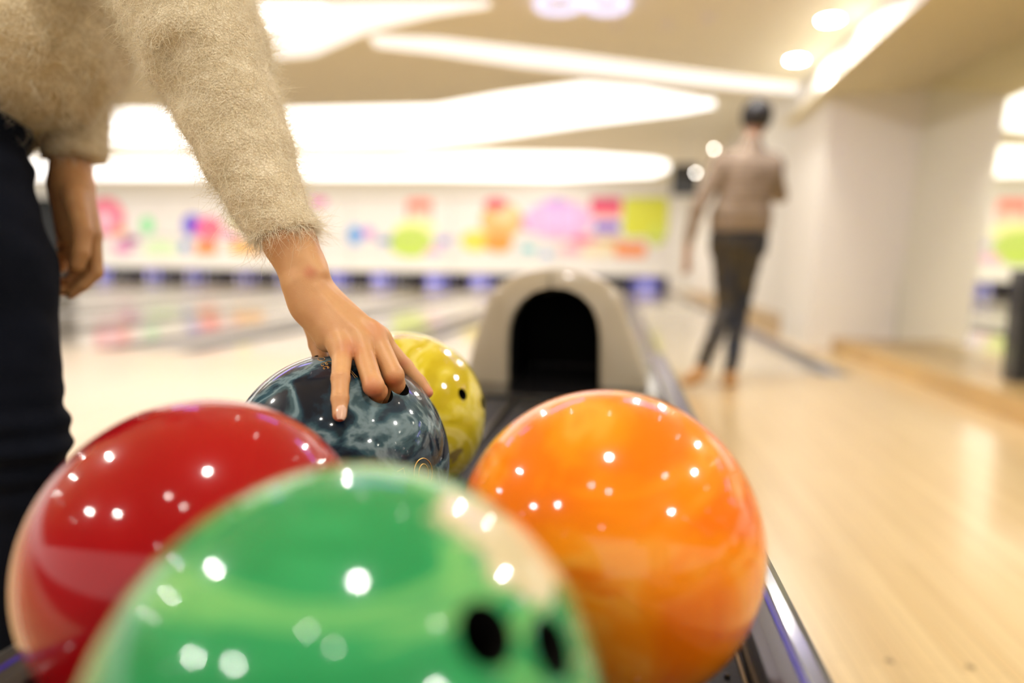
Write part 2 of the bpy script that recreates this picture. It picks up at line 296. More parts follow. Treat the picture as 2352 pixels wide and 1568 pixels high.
# pins: one prototype, copied
prof = [(.0001, 0), (.026, 0), (.029, .01), (.049, .06), (.0605, .115), (.058, .16), (.043, .21), (.027, .245), (.0235, .262), (.0255, .29), (.032, .33), (.030, .36), (.020, .376), (.0001, .381)]
pin0 = None
for i, x in enumerate(LX):
    for row in range(4):
        for j in range(row+1):
            px, py = x+(j-row/2)*.305, PIT+.15+row*.264
            if pin0 is None:
                mb = MB(); mb.lathe(prof, (0, 0, 0), 18); o = mesh_obj('bowling_pin', mb.v, mb.f, MT['pin'], None, True); pin0 = o
                nk = MB().lathe([(.0262, .242), (.0242, .262), (.0262, .282)], (0, 0, 0), 18).build('neck_stripe', MT['red'], o, True, recalc=False); pk = nk
            else:
                o = pin0.copy(); link(o); nk = pk.copy(); link(nk, o)
            o.location = (px, py, 0); tag(o, 'white pin, %s, %s lane from the right wall' % ([['head pin in front'], ['second row left', 'second row right'], ['third row left', 'third row middle', 'third row right'], ['back row left', 'back row inner left', 'back row inner right', 'back row right']][row][j], words[i]), 'bowling pin', 'pins on the %s lane' % words[i])
# blue deck lights and kickbacks
for k in range(7):
    x = CX-3.66*k+1.83
    o = MB().box(x-.05, x+.05, PIT+.02, PIT+1.4, 0, .95).build('pit_partition', MT['blackp']); tag(o, 'dark partition beside the pins, %s from the right wall' % words[k], 'partition', 'pit partitions')
for k in range(6):
    x = CX-3.66*k
    o = MB().box(x-.24, x+.24, PIT+.02, PIT+1.4, .01, .95).build('pit_partition', MT['blackp']); tag(o, 'wide dark partition between the two pin decks of the %s lane pair from the right wall' % words[k], 'partition', 'pit partitions')
# masking panels with abstract colour shapes
BL = [(243,499,45,45,(.95,.30,.42),0),(240,505,26,26,(.97,.62,.72),0),(276,530,14,12,(1,.5,.25),0),(338,517,18,20,(.40,.85,.50),0),(300,551,22,8,(.42,.08,.35),0),(282,570,25,14,(.85,.45,.65),0),(368,575,40,26,(.80,.93,.68),0),(442,517,26,26,(.26,.22,.80),0),(480,525,34,28,(.95,.28,.50),0),(488,530,18,16,(.98,.35,.35),0),(473,569,26,15,(1,.42,.14),1),(424,566,12,14,(.25,.45,.75),0),(565,568,38,14,(1,.62,.18),1),(534,540,18,10,(.80,.25,.60),0),(550,508,20,25,(.95,.93,.55),0),(731,463,20,8,(.90,.3,.65),1),(963,481,30,24,(.98,.42,.35),1),(965,492,24,12,(1,.72,.64),1),(815,540,20,24,(.30,.55,.88),0),(846,535,14,14,(.78,.40,.78),0),(955,522,48,20,(.96,.93,.60),0),(943,556,52,36,(.68,.82,.25),0),(882,553,18,9,(.25,.40,.70),0),(1019,553,15,10,(.45,.42,.80),0),(996,578,22,10,(.92,.62,.78),0),(1152,506,50,42,(1,.62,.32),0),(1160,490,26,20,(1,.76,.5),0),(1139,469,28,14,(.92,.22,.28),0),(1093,553,36,24,(.93,.82,.20),0),(1144,556,34,24,(1,.50,.14),0),(1215,512,20,20,(.98,.42,.60),0),(1213,573,20,12,(.45,.75,.78),0),(1282,504,80,44,(.94,.62,.84),0),(1290,500,36,26,(.86,.66,.92),0),(1277,466,30,9,(.74,.52,.88),0),(1392,470,36,16,(.80,.12,.30),1),(1393,488,34,10,(.97,.38,.42),1),(1394,521,30,13,(.45,.30,.74),1),(1342,550,34,10,(.90,.28,.45),0),(1397,553,34,8,(.86,.62,.30),0),(1482,498,52,46,(.82,.84,.16),1),(1508,540,20,26,(.78,.86,.25),0),(1448,574,36,17,(.95,.48,.26),1),(1313,574,28,14,(.93,.62,.68),0),(1374,577,38,13,(.93,.85,.66),1),(1255,585,14,10,(.5,.65,.85),0),(128,480,24,30,(.92,.3,.45),0),(110,560,20,24,(.5,.4,.8),0),(60,500,40,35,(.98,.6,.25),0),(-60,520,50,40,(.4,.7,.85),0),(-150,500,40,40,(.9,.3,.5),0)]
E6 = [XW+.04-.4]; xs = [1.60-3.66*k for k in range(7)]
for k in range(6):
    x1, x0 = xs[k], xs[k+1]; xm = (x0+x1)/2
    e = empty('masking_unit', (xm, PIT, .45), 'white wall panel with colourful abstract round shapes above the pins, %s from the right wall' % words[k], 'panel', 'colourful masking panels over the pins')
    for nm, z0, z1 in (('upper_panel', 1.66, 3.03), ('lower_panel', .93, 1.64)):
        mb = MB(); mb.box(x0+.01, x1-.01, PIT-.03, PIT, z0, z1); mats = [mat('panel_white', (.84, .80, .76), .35)]
        j = 0
        for (px, py, rx, ry, colr, sq) in BL:
            c = onY(px, py, PIT-.04); sx = abs((onY(px+rx, py, PIT).x-c.x)); sz = abs(onY(px, py-ry, PIT).z-c.z)
            if c.x+sx < x0 or c.x-sx > x1 or c.z+sz < z0 or c.z-sz > z1: continue
            n = 28; pts = []
            for t in range(n):
                a = 2*PI*t/n; ca, sa = math.cos(a), math.sin(a)
                if sq: q = max(abs(ca), abs(sa)); ca, sa = ca/q, sa/q
                pts.append((min(max(c.x+sx*ca, x0+.012), x1-.012), min(max(c.z+sz*sa, z0+.01), z1-.01)))
            j += 1; mb.k = j; mb.prism(pts, 'y', PIT-.0315-.0006*j, PIT-.0305); mats.append(mat('print_colour', tuple(q**1.5 for q in colr), .4))
        mb.build(nm, mats, e)
    MB().box(x0+.01, x1-.01, PIT-.05, PIT+.0, .46, .925, .01).build('bottom_trim', MT['white'], e)
    for x in LX[2*k:2*k+2]:
        dl = MB().box(x-.45, x+.45, PIT-.001, PIT+.16, .625, .66).build('deck_light', MT['blackp'], e)
        MB().tube([(x-.42, PIT+.12, .60), (x+.42, PIT+.12, .60)], .022, 8).build('glow_tube', MT['uv'], dl, True)
    MB().box(x0+.01, x1-.01, PIT-.06, PIT, 3.03, 3.06).build('top_rail', MT['capping'], e)
o = MB().box(1.60, 2.3, PIT-.05, PIT+.05, 0, 3.06).build('wall_end', MT['white']); tag(o, kind='structure')
# black loudspeaker hanging near the right wall
p0 = onY(1546, 376, 15.0); p1 = onY(1602, 446, 15.0)
e = empty('hanging_speaker', ((p0.x+p1.x)/2, 15, p1.z), 'black box loudspeaker hanging under the ceiling left of the bowler\'s shoulder', 'loudspeaker')
MB().box(p0.x, p1.x, 15, 15.35, p1.z, p0.z, .02).build('cabinet', MT['blackm'], e)
MB().box(p0.x+.03, p1.x-.03, 14.985, 15.0, p1.z+.03, p0.z-.03, .006).build('grille', MT['blackp'], e)
MB().tube([((p0.x+p1.x)/2, 15.17, p0.z), ((p0.x+p1.x)/2, 15.17, 3.55)], .02, 8).build('hanger', MT['ring'], e, True)
# small round wall lamps beyond the bowler
for px, py, lab in ((1640, 342, 'upper small round lamp seen at the bowler\'s left shoulder'), (1598, 397, 'lower small round lamp beside the black loudspeaker')):
    p = onY(px, py, 12.0)
    e = empty('pendant_lamp', p, lab, 'lamp', 'small pendant lamps')
    MB().lathe([(.0001, -.02), (.014, -.014), (.02, 0), (.014, .014), (.0001, .02)], p, 14).build('bulb', MT['bulb'], e, True)
    MB().tube([p+Vector((0, 0, .02)), (p.x, p.y, 3.55)], .004, 6).build('cord', MT['ring'], e)
# black cabinet on the ledge at the right edge
pb = Vector((2.19, 4.16, .12))
e = empty('equipment_cabinet', (pb.x+.11, pb.y, .12), 'black glossy cabinet standing on the wooden ledge at the right edge', 'cabinet')
ph = onY(2312, 618, pb.y).z
MB().box(pb.x, pb.x+.22, pb.y, pb.y+.12, .135, ph, .008).build('body', MT['blackp'], e)
MB().box(pb.x+.02, pb.x+.20, pb.y-.008, pb.y, .16, ph-.03, .003).build('door', MT['blackm'], e)
MB().box(pb.x+.01, pb.x+.21, pb.y+.01, pb.y+.11, .12, .135).build('plinth', MT['gutter'], e)
# inlaid dots on the approach
for px, py, lab in ((2043, 1517, 'small dark dot inlaid in the approach, left of two'), (2229, 1531, 'small dark dot inlaid in the approach, right of two')):
    p = onz(px, py, 0); o = MB().lathe([(.0001, .0006), (.0075, .0006), (.0085, 0)], (p.x, p.y, 0), 16).build('approach_dot', mat('dot_dark', (.25, .17, .08), .4), None); tag(o, lab, 'floor marking', 'guide dots on the approach')

# ------------------------------------------------------------------ ball return
RX0, RX1 = -.425, .155
e = empty('ball_return', (CX, .8, 0), 'black ball return rack with dark side rails and a beige arched hood', 'ball return'); RET = e
MB().box(RX0+.04, RX1-.04, -.2, 2.15, .05, .40, .02).build('pedestal', MT['blackp'], e, True)
MB().box(RX0+.02, RX1-.02, -.22, 2.2, 0, .05, .01).build('foot', MT['blackm'], e, True)
tray = MB().box(RX0+.03, RX1-.03, -.22, 1.66, .395, .421, .004)
tray.build('tray', MT['blackm'], e)
for xc in (-.268, -.003):
    for s in (-1, 1):
        zr = .4205 if xc < -.1 else .4235; MB().tube([(xc+s*.038, -.2, zr), (xc+s*.038, 1.6, zr)], .0095, 10).build('support_rail', MT['blackp'], e, True)
for gx in (RX1-.052, RX0+.052):
    MB().box(gx-.0012, gx+.0012, -.2, 1.65, .421, .4235).build('brass_line', MT['brass'], e)
# rows of small studs along the mat
for row, gx in enumerate((RX1-.064, RX0+.064, CX)):
    mb = MB()
    for q in range(90): mb.lathe([(.0025, 0), (.0022, .002), (.0001, .0028)], (gx, -.15+q*.02, .421), 8)
    mb.build('stud_row', MT['rail'], e, True)
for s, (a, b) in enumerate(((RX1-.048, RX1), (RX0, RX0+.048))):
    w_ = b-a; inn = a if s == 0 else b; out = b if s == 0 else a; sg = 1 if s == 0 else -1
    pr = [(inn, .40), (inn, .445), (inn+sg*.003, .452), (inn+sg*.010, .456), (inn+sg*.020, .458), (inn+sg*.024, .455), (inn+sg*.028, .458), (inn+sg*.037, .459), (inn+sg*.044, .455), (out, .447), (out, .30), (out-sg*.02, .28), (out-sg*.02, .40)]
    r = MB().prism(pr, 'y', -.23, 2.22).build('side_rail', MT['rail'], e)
    MB().prism([(inn+sg*.0215, .4574), (inn+sg*.024, .4553), (inn+sg*.0265, .4574), (inn+sg*.024, .4535)], 'y', -.2, 2.15).build('painted_reflection', MT['painted_reflection'], r)  # blue ceiling light's reflection on the rail, painted in as an indigo line
MB().box(RX0+.04, RX1-.04, 1.56, 2.2, .40, .432, .004).build('deck', MT['blackp'], e)
# hood: traced outline with its own depth, arch opening, dark tunnel
HY = 1.70
outl = [(1067, 884), (1080, 800), (1098, 745), (1112, 712), (1117, 690), (1128, 664), (1150, 648), (1178, 634), (1215, 623), (1258, 617), (1300, 618), (1340, 627), (1375, 640), (1403, 655), (1425, 676), (1433, 700), (1437, 725), (1452, 765), (1470, 815), (1486, 862), (1490, 890)]
arch = [(1166, 882), (1167, 800), (1170, 755), (1180, 722), (1198, 695), (1225, 673), (1265, 662), (1303, 666), (1335, 682), (1358, 707), (1371, 738), (1376, 775), (1376, 886)]
def P2(q): r = onY(q[0], q[1], HY); return (r.x, r.z)
O = [P2(q) for q in outl]; A = [P2(q) for q in arch]
O[0] = (O[0][0], .433); O[-1] = (O[-1][0], .433); A[0] = (A[0][0], .433); A[-1] = (A[-1][0], .433)
def resamp(pts, n):
    pts = np.array(pts); d = np.r_[0, np.cumsum(np.linalg.norm(np.diff(pts, axis=0), axis=1))]; t = np.linspace(0, d[-1], n); return np.c_[np.interp(t, d, pts[:, 0]), np.interp(t, d, pts[:, 1])]
n = 60; Or = resamp(O, n); Ar = resamp(A, n)
for _ in range(2): Or[1:-1] = (Or[:-2]+2*Or[1:-1]+Or[2:])/4
cx = Ar[:, 0].mean(); ring = []
def lay(P, y, sx=1, sz=1): return [(cx+(p[0]-cx)*sx, y, .433+(p[1]-.433)*sz) for p in P]
layers = [lay(Ar, HY+.50), lay(Ar, HY+.02), lay(Ar*.985+Or*.015, HY+.004), lay(Ar*.93+Or*.07, HY-.004), lay(Ar*.12+Or*.88, HY), lay(Ar*.03+Or*.97, HY+.006), lay(Or, HY+.022), lay(Or, HY+.12, 1.0, 1.0), lay(Or, HY+.26, .96, .92), lay(Or, HY+.38, .86, .74), lay(Or, HY+.46, .72, .45), lay(Or, HY+.49, .6, .03)]
v = [p for l in layers for p in l]; f = []
for i in range(len(layers)-1):
    for k in range(n-1): f.append((i*n+k, i*n+k+1, (i+1)*n+k+1, (i+1)*n+k))
split = 1*(n-1)
mi = [1]*split+[0]*(len(f)-split)
hd = mesh_obj('hood', v, f, None, e, True, [MT['hood'], MT['tunnel']], mi)
bm = bmesh.new(); bm.from_mesh(hd.data); bmesh.ops.recalc_face_normals(bm, faces=bm.faces); bm.to_mesh(hd.data); bm.free(); hd.data.set_sharp_from_angle(angle=math.radians(50))
MB().prism([(p[0], p[2]) for p in lay(Ar, 0, .995, .995)], 'y', HY+.36, HY+.37).build('tunnel_curtain', MT['tunnel'], e)
sx = P2((1264, 640)); MB().box(sx[0]-.0022, sx[0]+.0022, HY-.0055, HY+.004, P2((1264, 658))[1], P2((1264, 624))[1]).build('seam', mat('seam_brown', (.25, .2, .13), .5), hd)

# ------------------------------------------------------------------ balls
def ball(c, R, m, label, holes, name='bowling_ball', hr=.0135):
    bm = bmesh.new(); bmesh.ops.create_uvsphere(bm, u_segments=160, v_segments=96, radius=R)
    me = bpy.data.meshes.new(name); bm.to_mesh(me); bm.free(); me.materials.append(m); me.materials.append(MT['hole'])
    me.polygons.foreach_set('use_smooth', [True]*len(me.polygons))
    o = bpy.data.objects.new(name, me); o.location = c; link(o)
    for (d, r_) in holes:
        bm = bmesh.new()
        if True:
            d = Vector(d).normalized(); q = d.to_track_quat('Z', 'Y').to_matrix().to_4x4()
            bmesh.ops.create_cone(bm, cap_ends=True, segments=40, radius1=r_, radius2=r_, depth=.07, matrix=Matrix.Translation(d*(R-.02))@q)
        cm = bpy.data.meshes.new('cut'); bm.to_mesh(cm); bm.free(); cm.materials.append(m); cm.materials.append(MT['hole']); cm.polygons.foreach_set('material_index', [1]*len(cm.polygons))
        co = bpy.data.objects.new('cut', cm); co.location = c; link(co)
        md = o.modifiers.new('b', 'BOOLEAN'); md.operation = 'DIFFERENCE'; md.object = co; md.solver = 'EXACT'
        bpy.context.view_layer.update(); dg = bpy.context.evaluated_depsgraph_get()
        new = bpy.data.meshes.new_from_object(o.evaluated_get(dg)); o.modifiers.clear(); o.data = new; bpy.data.objects.remove(co); new.set_sharp_from_angle(angle=math.radians(35))
    return tag(o, label, 'bowling ball', 'bowling balls on the return rack')
def sph(px, py, c, R=.108):
    r = ray(px, py); r0 = CAM-Vector(c); a = r.dot(r); b = 2*r.dot(r0); D = b*b-4*a*(r0.dot(r0)-R*R)
    t = (-b-math.sqrt(max(D, 0)))/(2*a); return CAM+r*t
cO, cR, cG, cB, cY = (-.003, .474, .536), (-.268, .404, .531), (-.106, .261, .536), (-.267, .626, .535), (-.273, .842, .535)
def dirs(c, *pts): return [(sph(x, y, c)-Vector(c)) for x, y in pts]
BR = .1078
mg = swirl('green_swirl', [(.0, (.012, .19, .065)), (.42, (.018, .25, .075)), (.50, (.03, .31, .10)), (.55, (.18, .48, .14)), (.58, (.12, .40, .12)), (.62, (.025, .27, .10))], 12, 1.3, stretch=(.35, 1.0, 2.6), rot=(.25, .35, .6),
           second=[(tuple(sph(1120, 1200, cG)-Vector(cG)), .030, (.66, .55, .34), 26, 1.22), (tuple(sph(1215, 1270, cG)-Vector(cG)), .036, (.64, .54, .33), 22, 1.26)])
g1, g2 = dirs(cG, (1118, 1455), (1270, 1485))
ball(cG, BR, mg, 'green swirled bowling ball with a cream patch, nearest the camera', [(g1, .0118), (g2, .0115)])
mo = swirl('orange_swirl', [(.0, (.72, .10, .0)), (.42, (.88, .175, .003)), (.53, (.95, .25, .006)), (.60, (.97, .33, .03)), (.68, (.88, .17, .004))], 7, 1.4, stretch=(1, 1, 1.5), rot=(.5, .1, .3))
ball(cO, BR, mo, 'glossy orange marbled bowling ball on the right side of the rack', [((.3, .9, .25), .0135), ((.1, .95, .28), .0135)])
mr = swirl('red_plain', [(.2, (.26, .001, .004)), (.6, (.36, .002, .005)), (.9, (.40, .01, .01))], 4, .6)
ball(cR, BR, mr, 'deep red bowling ball on the left side of the rack', [((-.6, .7, .1), .0135)])
my = swirl('yellow_swirl', [(.0, (.40, .31, .008)), (.42, (.58, .44, .012)), (.5, (.70, .56, .03)), (.56, (.84, .70, .16)), (.64, (.62, .48, .015))], 8, 1.8, stretch=(1, 1, 2), rot=(.3, .9, 0),
           second=[(tuple(sph(1045, 1045, cY)-Vector(cY)), .014, (.30, .22, .06), 30, 1.1)])
y1, y2 = dirs(cY, (1063, 905), (1109, 925))
ball(cY, BR, my, 'yellow marbled bowling ball behind the dark blue one', [(y1, .0075), (y2, .0075)])
mbm = swirl('blue_pearl', [(.0, (.001, .003, .008)), (.43, (.002, .007, .018)), (.485, (.007, .024, .045)), (.52, (.028, .075, .10)), (.57, (.15, .23, .26)), (.62, (.035, .08, .10)), (.68, (.004, .012, .028))], 19, .5, rough=.3, stretch=(1, 1, 1.3), rot=(.2, .4, .1), detail=5)
bh1, bh2, bh3 = dirs(cB, (872, 899), (913, 883), (738, 822))
BB = ball(cB, BR, mbm, 'dark blue marbled bowling ball under the gripping hand', [(bh1, .0132), (bh2, .0132), (Vector(bh3)+Vector((-.0, .02, .0)), .015)])
# gold print on the blue ball
def on_ball(pts, name, r=.00042, closed=False):
    q = [sph(x, y, cB, BR+.0002) for x, y in pts]
    if closed: q.append(q[0])
    MB().tube(q, r, 6, not closed).build(name, MT['gold'], BB, True)
on_ball([(972+21*math.cos(a), 1086+34*math.sin(a)) for a in np.linspace(0, 2*PI, 40)], 'gold_numeral')
on_ball([(973+11*math.cos(a), 1086+21*math.sin(a)) for a in np.linspace(0, 2*PI, 40)], 'gold_numeral')
on_ball([(912, 1082), (927, 1074), (931, 1090), (931, 1122)], 'gold_numeral')
for pts in ([(738+8*math.cos(a), 824+4*math.sin(a)) for a in np.linspace(0, 2*PI, 16)], [(738+5*math.cos(a)+1.6*a, 838-.5*a+3*math.sin(a)) for a in np.linspace(0, 12, 40)], [(742+4*math.cos(a)+1.5*a, 845-.3*a+2.6*math.sin(a)) for a in np.linspace(0, 10, 34)], [(802, 851), (809, 858), (816, 868)], [(806, 850), (815, 860), (821, 866)]):
    on_ball(pts, 'gold_emblem', .0003)

# ------------------------------------------------------------------ implicit surfaces for people
def surf(fn, lo, hi, h):
    """surface nets over a sampled distance field -> verts, quads"""
    lo = np.array(lo, float); hi = np.array(hi, float); n = np.ceil((hi-lo)/h).astype(int)+1
    ax = [(lo[i]+h*np.arange(n[i])).astype(np.float32) for i in range(3)]
    V = np.empty(n, np.float32); Yg, Zg = np.meshgrid(ax[1], ax[2], indexing='ij')
    step = max(1, int(1.5e6//(n[1]*n[2])))
    for i in range(0, n[0], step):
        xs_ = ax[0][i:i+step]; k = len(xs_)
        P = np.empty((k,)+Yg.shape+(3,), np.float32); P[..., 0] = xs_[:, None, None]; P[..., 1] = Yg; P[..., 2] = Zg
        V[i:i+k] = fn(P.reshape(-1, 3)).reshape(k, *Yg.shape)
    V[0] = V[-1] = 1; V[:, 0] = V[:, -1] = 1; V[:, :, 0] = V[:, :, -1] = 1
    S = V < 0; c = [s-1 for s in V.shape]
    cnt = np.zeros(c, np.int8)
    corners = [(a, b, d) for a in (0, 1) for b in (0, 1) for d in (0, 1)]
    for a, b, d in corners: cnt += S[a:a+c[0], b:b+c[1], d:d+c[2]]
    act = np.argwhere((cnt > 0) & (cnt < 8)); idx = -np.ones(c, np.int64); idx[act[:, 0], act[:, 1], act[:, 2]] = np.arange(len(act))
    acc = np.zeros((len(act), 3)); num = np.zeros(len(act))
    for p in corners:
        for axn in range(3):
            if p[axn]: continue
            q = list(p); q[axn] = 1
            A_ = V[act[:, 0]+p[0], act[:, 1]+p[1], act[:, 2]+p[2]]; B_ = V[act[:, 0]+q[0], act[:, 1]+q[1], act[:, 2]+q[2]]
            m_ = (A_ < 0) != (B_ < 0); t = np.where(m_, A_/np.where(m_, A_-B_, 1), 0)
            pt = np.tile(np.array(p, float), (len(act), 1)); pt[:, axn] += t
            acc += pt*m_[:, None]; num += m_
    verts = lo+h*(act+acc/num[:, None]); faces = []
    for axn in range(3):
        o1, o2 = [(1, 2), (2, 0), (0, 1)][axn]
        sl = [slice(1, -1)]*3; sl[axn] = slice(0, -1); sl2 = list(sl); sl2[axn] = slice(1, None)
        a = S[tuple(sl)]; b = S[tuple(sl2)]; e_ = np.argwhere(a != b)
        off = np.array([1, 1, 1]); off[axn] = 0; e_ = e_+off
        sgn = S[e_[:, 0], e_[:, 1], e_[:, 2]]
        def I(d1, d2):
            q = e_.copy(); q[:, o1] -= d1; q[:, o2] -= d2; return idx[q[:, 0], q[:, 1], q[:, 2]]
        qd = np.stack([I(1, 1), I(0, 1), I(0, 0), I(1, 0)], 1); qd[~sgn] = qd[~sgn][:, ::-1]; faces.append(qd)
    return verts, np.concatenate(faces)
def cone(P, a, b, ra, rb):
    a = np.array(a, np.float32); b = np.array(b, np.float32); ab = b-a; t = np.clip((P-a)@ab/max(float(ab@ab), 1e-12), 0, 1)
    return np.linalg.norm(P-(a+t[:, None]*ab), axis=1)-(ra+(rb-ra)*t)
def ell(P, c, r, axes=None):
    q = P-np.array(c, np.float32)
    if axes is not None: q = q@np.array(axes, np.float32).T
    r = np.array(r, np.float32); k = np.linalg.norm(q/r, axis=1); return (k-1)*r.min()
def smin(a, b, k):
    if k <= 0: return np.minimum(a, b)
    h_ = np.clip(.5+.5*(b-a)/k, 0, 1); return b+(a-b)*h_-k*h_*(1-h_)
def plane(P, p, d): d = Vector(d).normalized(); return (P-np.array(p, np.float32))@np.array(d, np.float32)
def field(cones, k=.01):
    def fn(P):
        d = None
        for c in cones:
            q = cone(P, *c[:4]); kk = c[4] if len(c) > 4 else k
            d = q if d is None else smin(d, q, kk)
        return d
    return fn
def bounds(cones, pad=.02):
    pts = np.array([list(c[0]) for c in cones]+[list(c[1]) for c in cones]); r = max(max(c[2], c[3]) for c in cones)
    return pts.min(0)-r-pad, pts.max(0)+r+pad
def laplace(v, f, it):
    for _ in range(it):
        s = np.zeros_like(v); n_ = np.zeros(len(v))
        for a in range(4):
            np.add.at(s, f[:, a], v[f[:, (a+1) % 4]]); np.add.at(s, f[:, a], v[f[:, (a+3) % 4]]); np.add.at(n_, f[:, a], 2)
        v = v*.5+.5*s/n_[:, None]
    return v

# skin with a few naturally redder places
def skin_mat(name, base, spots):
    m, nt, b = new_mat(name); N, L = nt.nodes, nt.links
    g = N.new('ShaderNodeNewGeometry'); n1 = N.new('ShaderNodeTexNoise'); n1.inputs['Scale'].default_value = 45; n1.inputs['Detail'].default_value = 4; L.new(g.outputs['Position'], n1.inputs['Vector'])
    r = N.new('ShaderNodeValToRGB'); r.color_ramp.elements[0].position = .35; r.color_ramp.elements[1].position = .68
    r.color_ramp.elements[0].color = (base[0]*.94, base[1]*.88, base[2]*.86, 1); r.color_ramp.elements[1].color = (min(1, base[0]*1.04), base[1]*1.06, base[2]*1.06, 1)
    L.new(n1.outputs['Fac'], r.inputs[0]); out = r.outputs[0]
    for cen, rad, colr, amt in spots:
        d = N.new('ShaderNodeVectorMath'); d.operation = 'DISTANCE'; d.inputs[1].default_value = cen; L.new(g.outputs['Position'], d.inputs[0])
        mr = N.new('ShaderNodeMapRange'); mr.interpolation_type = 'SMOOTHSTEP'; mr.inputs['From Min'].default_value = 0; mr.inputs['From Max'].default_value = rad; mr.inputs['To Min'].default_value = amt; mr.inputs['To Max'].default_value = 0
        L.new(d.outputs['Value'], mr.inputs['Value']); mx = N.new('ShaderNodeMix'); mx.data_type = 'RGBA'; L.new(mr.outputs[0], mx.inputs['Factor']); L.new(out, mx.inputs['A']); mx.inputs['B'].default_value = (*colr, 1); out = mx.outputs['Result']
    L.new(out, b.inputs['Base Color']); b.inputs['Roughness'].default_value = .48; b.inputs['Specular IOR Level'].default_value = .4
    b.inputs['Subsurface Weight'].default_value = .15; b.inputs['Subsurface Radius'].default_value = (.006, .0025, .0015); b.inputs['Subsurface Scale'].default_value = 1
    nb = N.new('ShaderNodeTexNoise'); nb.inputs['Scale'].default_value = 700; nb.inputs['Detail'].default_value = 2; L.new(g.outputs['Position'], nb.inputs['Vector'])
    bp = N.new('ShaderNodeBump'); bp.inputs['Strength'].default_value = .18; bp.inputs['Distance'].default_value = .0006; L.new(nb.outputs['Fac'], bp.inputs['Height']); L.new(bp.outputs[0], b.inputs['Normal'])
    return m
def knit_mat(name, col, scale=330):
    m, nt, b = new_mat(name); N, L = nt.nodes, nt.links
    tc = N.new('ShaderNodeTexCoord'); vo = N.new('ShaderNodeTexVoronoi'); vo.inputs['Scale'].default_value = scale; L.new(tc.outputs['Object'], vo.inputs['Vector'])
    n1 = N.new('ShaderNodeTexNoise'); n1.inputs['Scale'].default_value = 55; n1.inputs['Detail'].default_value = 5; L.new(tc.outputs['Object'], n1.inputs['Vector'])
    ad = N.new('ShaderNodeMath'); ad.operation = 'MULTIPLY_ADD'; ad.inputs[1].default_value = .55; L.new(vo.outputs['Distance'], ad.inputs[0]); L.new(n1.outputs['Fac'], ad.inputs[2])
    r = N.new('ShaderNodeValToRGB'); r.color_ramp.elements[0].position = .35; r.color_ramp.elements[1].position = .85
    r.color_ramp.elements[0].color = (*col, 1); r.color_ramp.elements[1].color = (col[0]*.70, col[1]*.65, col[2]*.56, 1)
    L.new(ad.outputs[0], r.inputs[0]); L.new(r.outputs[0], b.inputs['Base Color']); b.inputs['Roughness'].default_value = .9; b.inputs['Specular IOR Level'].default_value = .1
    b.inputs['Sheen Weight'].default_value = .3
    bp = N.new('ShaderNodeBump'); bp.inputs['Strength'].default_value = .75; bp.inputs['Distance'].default_value = .0025; bp.invert = True; L.new(ad.outputs[0], bp.inputs['Height']); L.new(bp.outputs[0], b.inputs['Normal'])
    return m

# ------------------------------------------------------------------ the person reaching for the ball
PER = empty('person', (-.80, .90, 0), 'person in a fuzzy cream sweater and dark jeans reaching for the blue ball', 'person')
# right hand: joints measured along sight lines, each at its own distance
W0 = at(697, 622, .668); EL = at(462, 120, .695)
pk = [at(787, 800, .634), at(782, 868, .601), at(781, 915, .589), at(780, 952, .581)]
rg = [at(826, 784, .642), at(858, 886, .606)]; rgh = sph(872, 899, cB); nrm = (rgh-Vector(cB)).normalized(); rg += [rgh+nrm*.0005-Vector((.001, .001, 0)), rgh-nrm*.03]
md_ = [at(860, 770, .656), at(904, 862, .631)]; mh = sph(913, 883, cB); nrm2 = (mh-Vector(cB)).normalized(); md_ += [mh+nrm2*.0005-Vector((.0015, 0, 0)), mh-nrm2*.03]
ix = [at(870, 778, .680), at(930, 842, .688), at(961, 877, .690), at(982, 901, .689)]
th = [at(708, 690, .690), at(722, 745, .700), at(731, 790, .694), at(740, 826, .680)]
HC = []
HC += [(EL, at(668, 560, .670), .036, .0228, .01), (at(668, 560, .670), W0, .0228, .0196, .014), (W0, at(708, 672, .664), .0196, .0170, .014)]
HC += [(at(700, 600, .660), at(722, 632, .655), .0125, .012, .014)]                       # ulna head
HC += [(at(700, 656, .655), pk[0], .0130, .0102, .010), (at(702, 652, .660), rg[0], .0130, .0104, .010), (at(706, 648, .668), md_[0], .0130, .0106, .010), (at(710, 645, .674), ix[0], .0125, .0104, .010)]
HC += [(at(696, 655, .662), at(712, 705, .662), .0160, .0155, .014), (at(712, 700, .662), at(754, 778, .652), .0150, .0130, .014), (at(715, 700, .690), at(740, 760, .690), .0150, .0120, .012)]
for j, k_ in ((pk[0], .0100), (rg[0], .0106), (md_[0], .0112), (ix[0], .0108)):
    HC.append((j+Vector((-.001, -.002, .0015)), j+Vector((-.001, -.002, .0015)), k_, k_, .008))
def finger(J, R, k=.006):
    return [(J[i], J[i+1], R[i], R[i+1], k if i == 0 else .003) for i in range(len(J)-1)]
FG = [finger(pk, (.0098, .0079, .0073, .0060)), finger(rg, (.0100, .0092, .0078, .0075)), finger(md_, (.0104, .0094, .0080, .0075)), finger(ix, (.0102, .0082, .0074, .0058)), finger(th, (.0125, .0110, .0095, .0085), .010)]
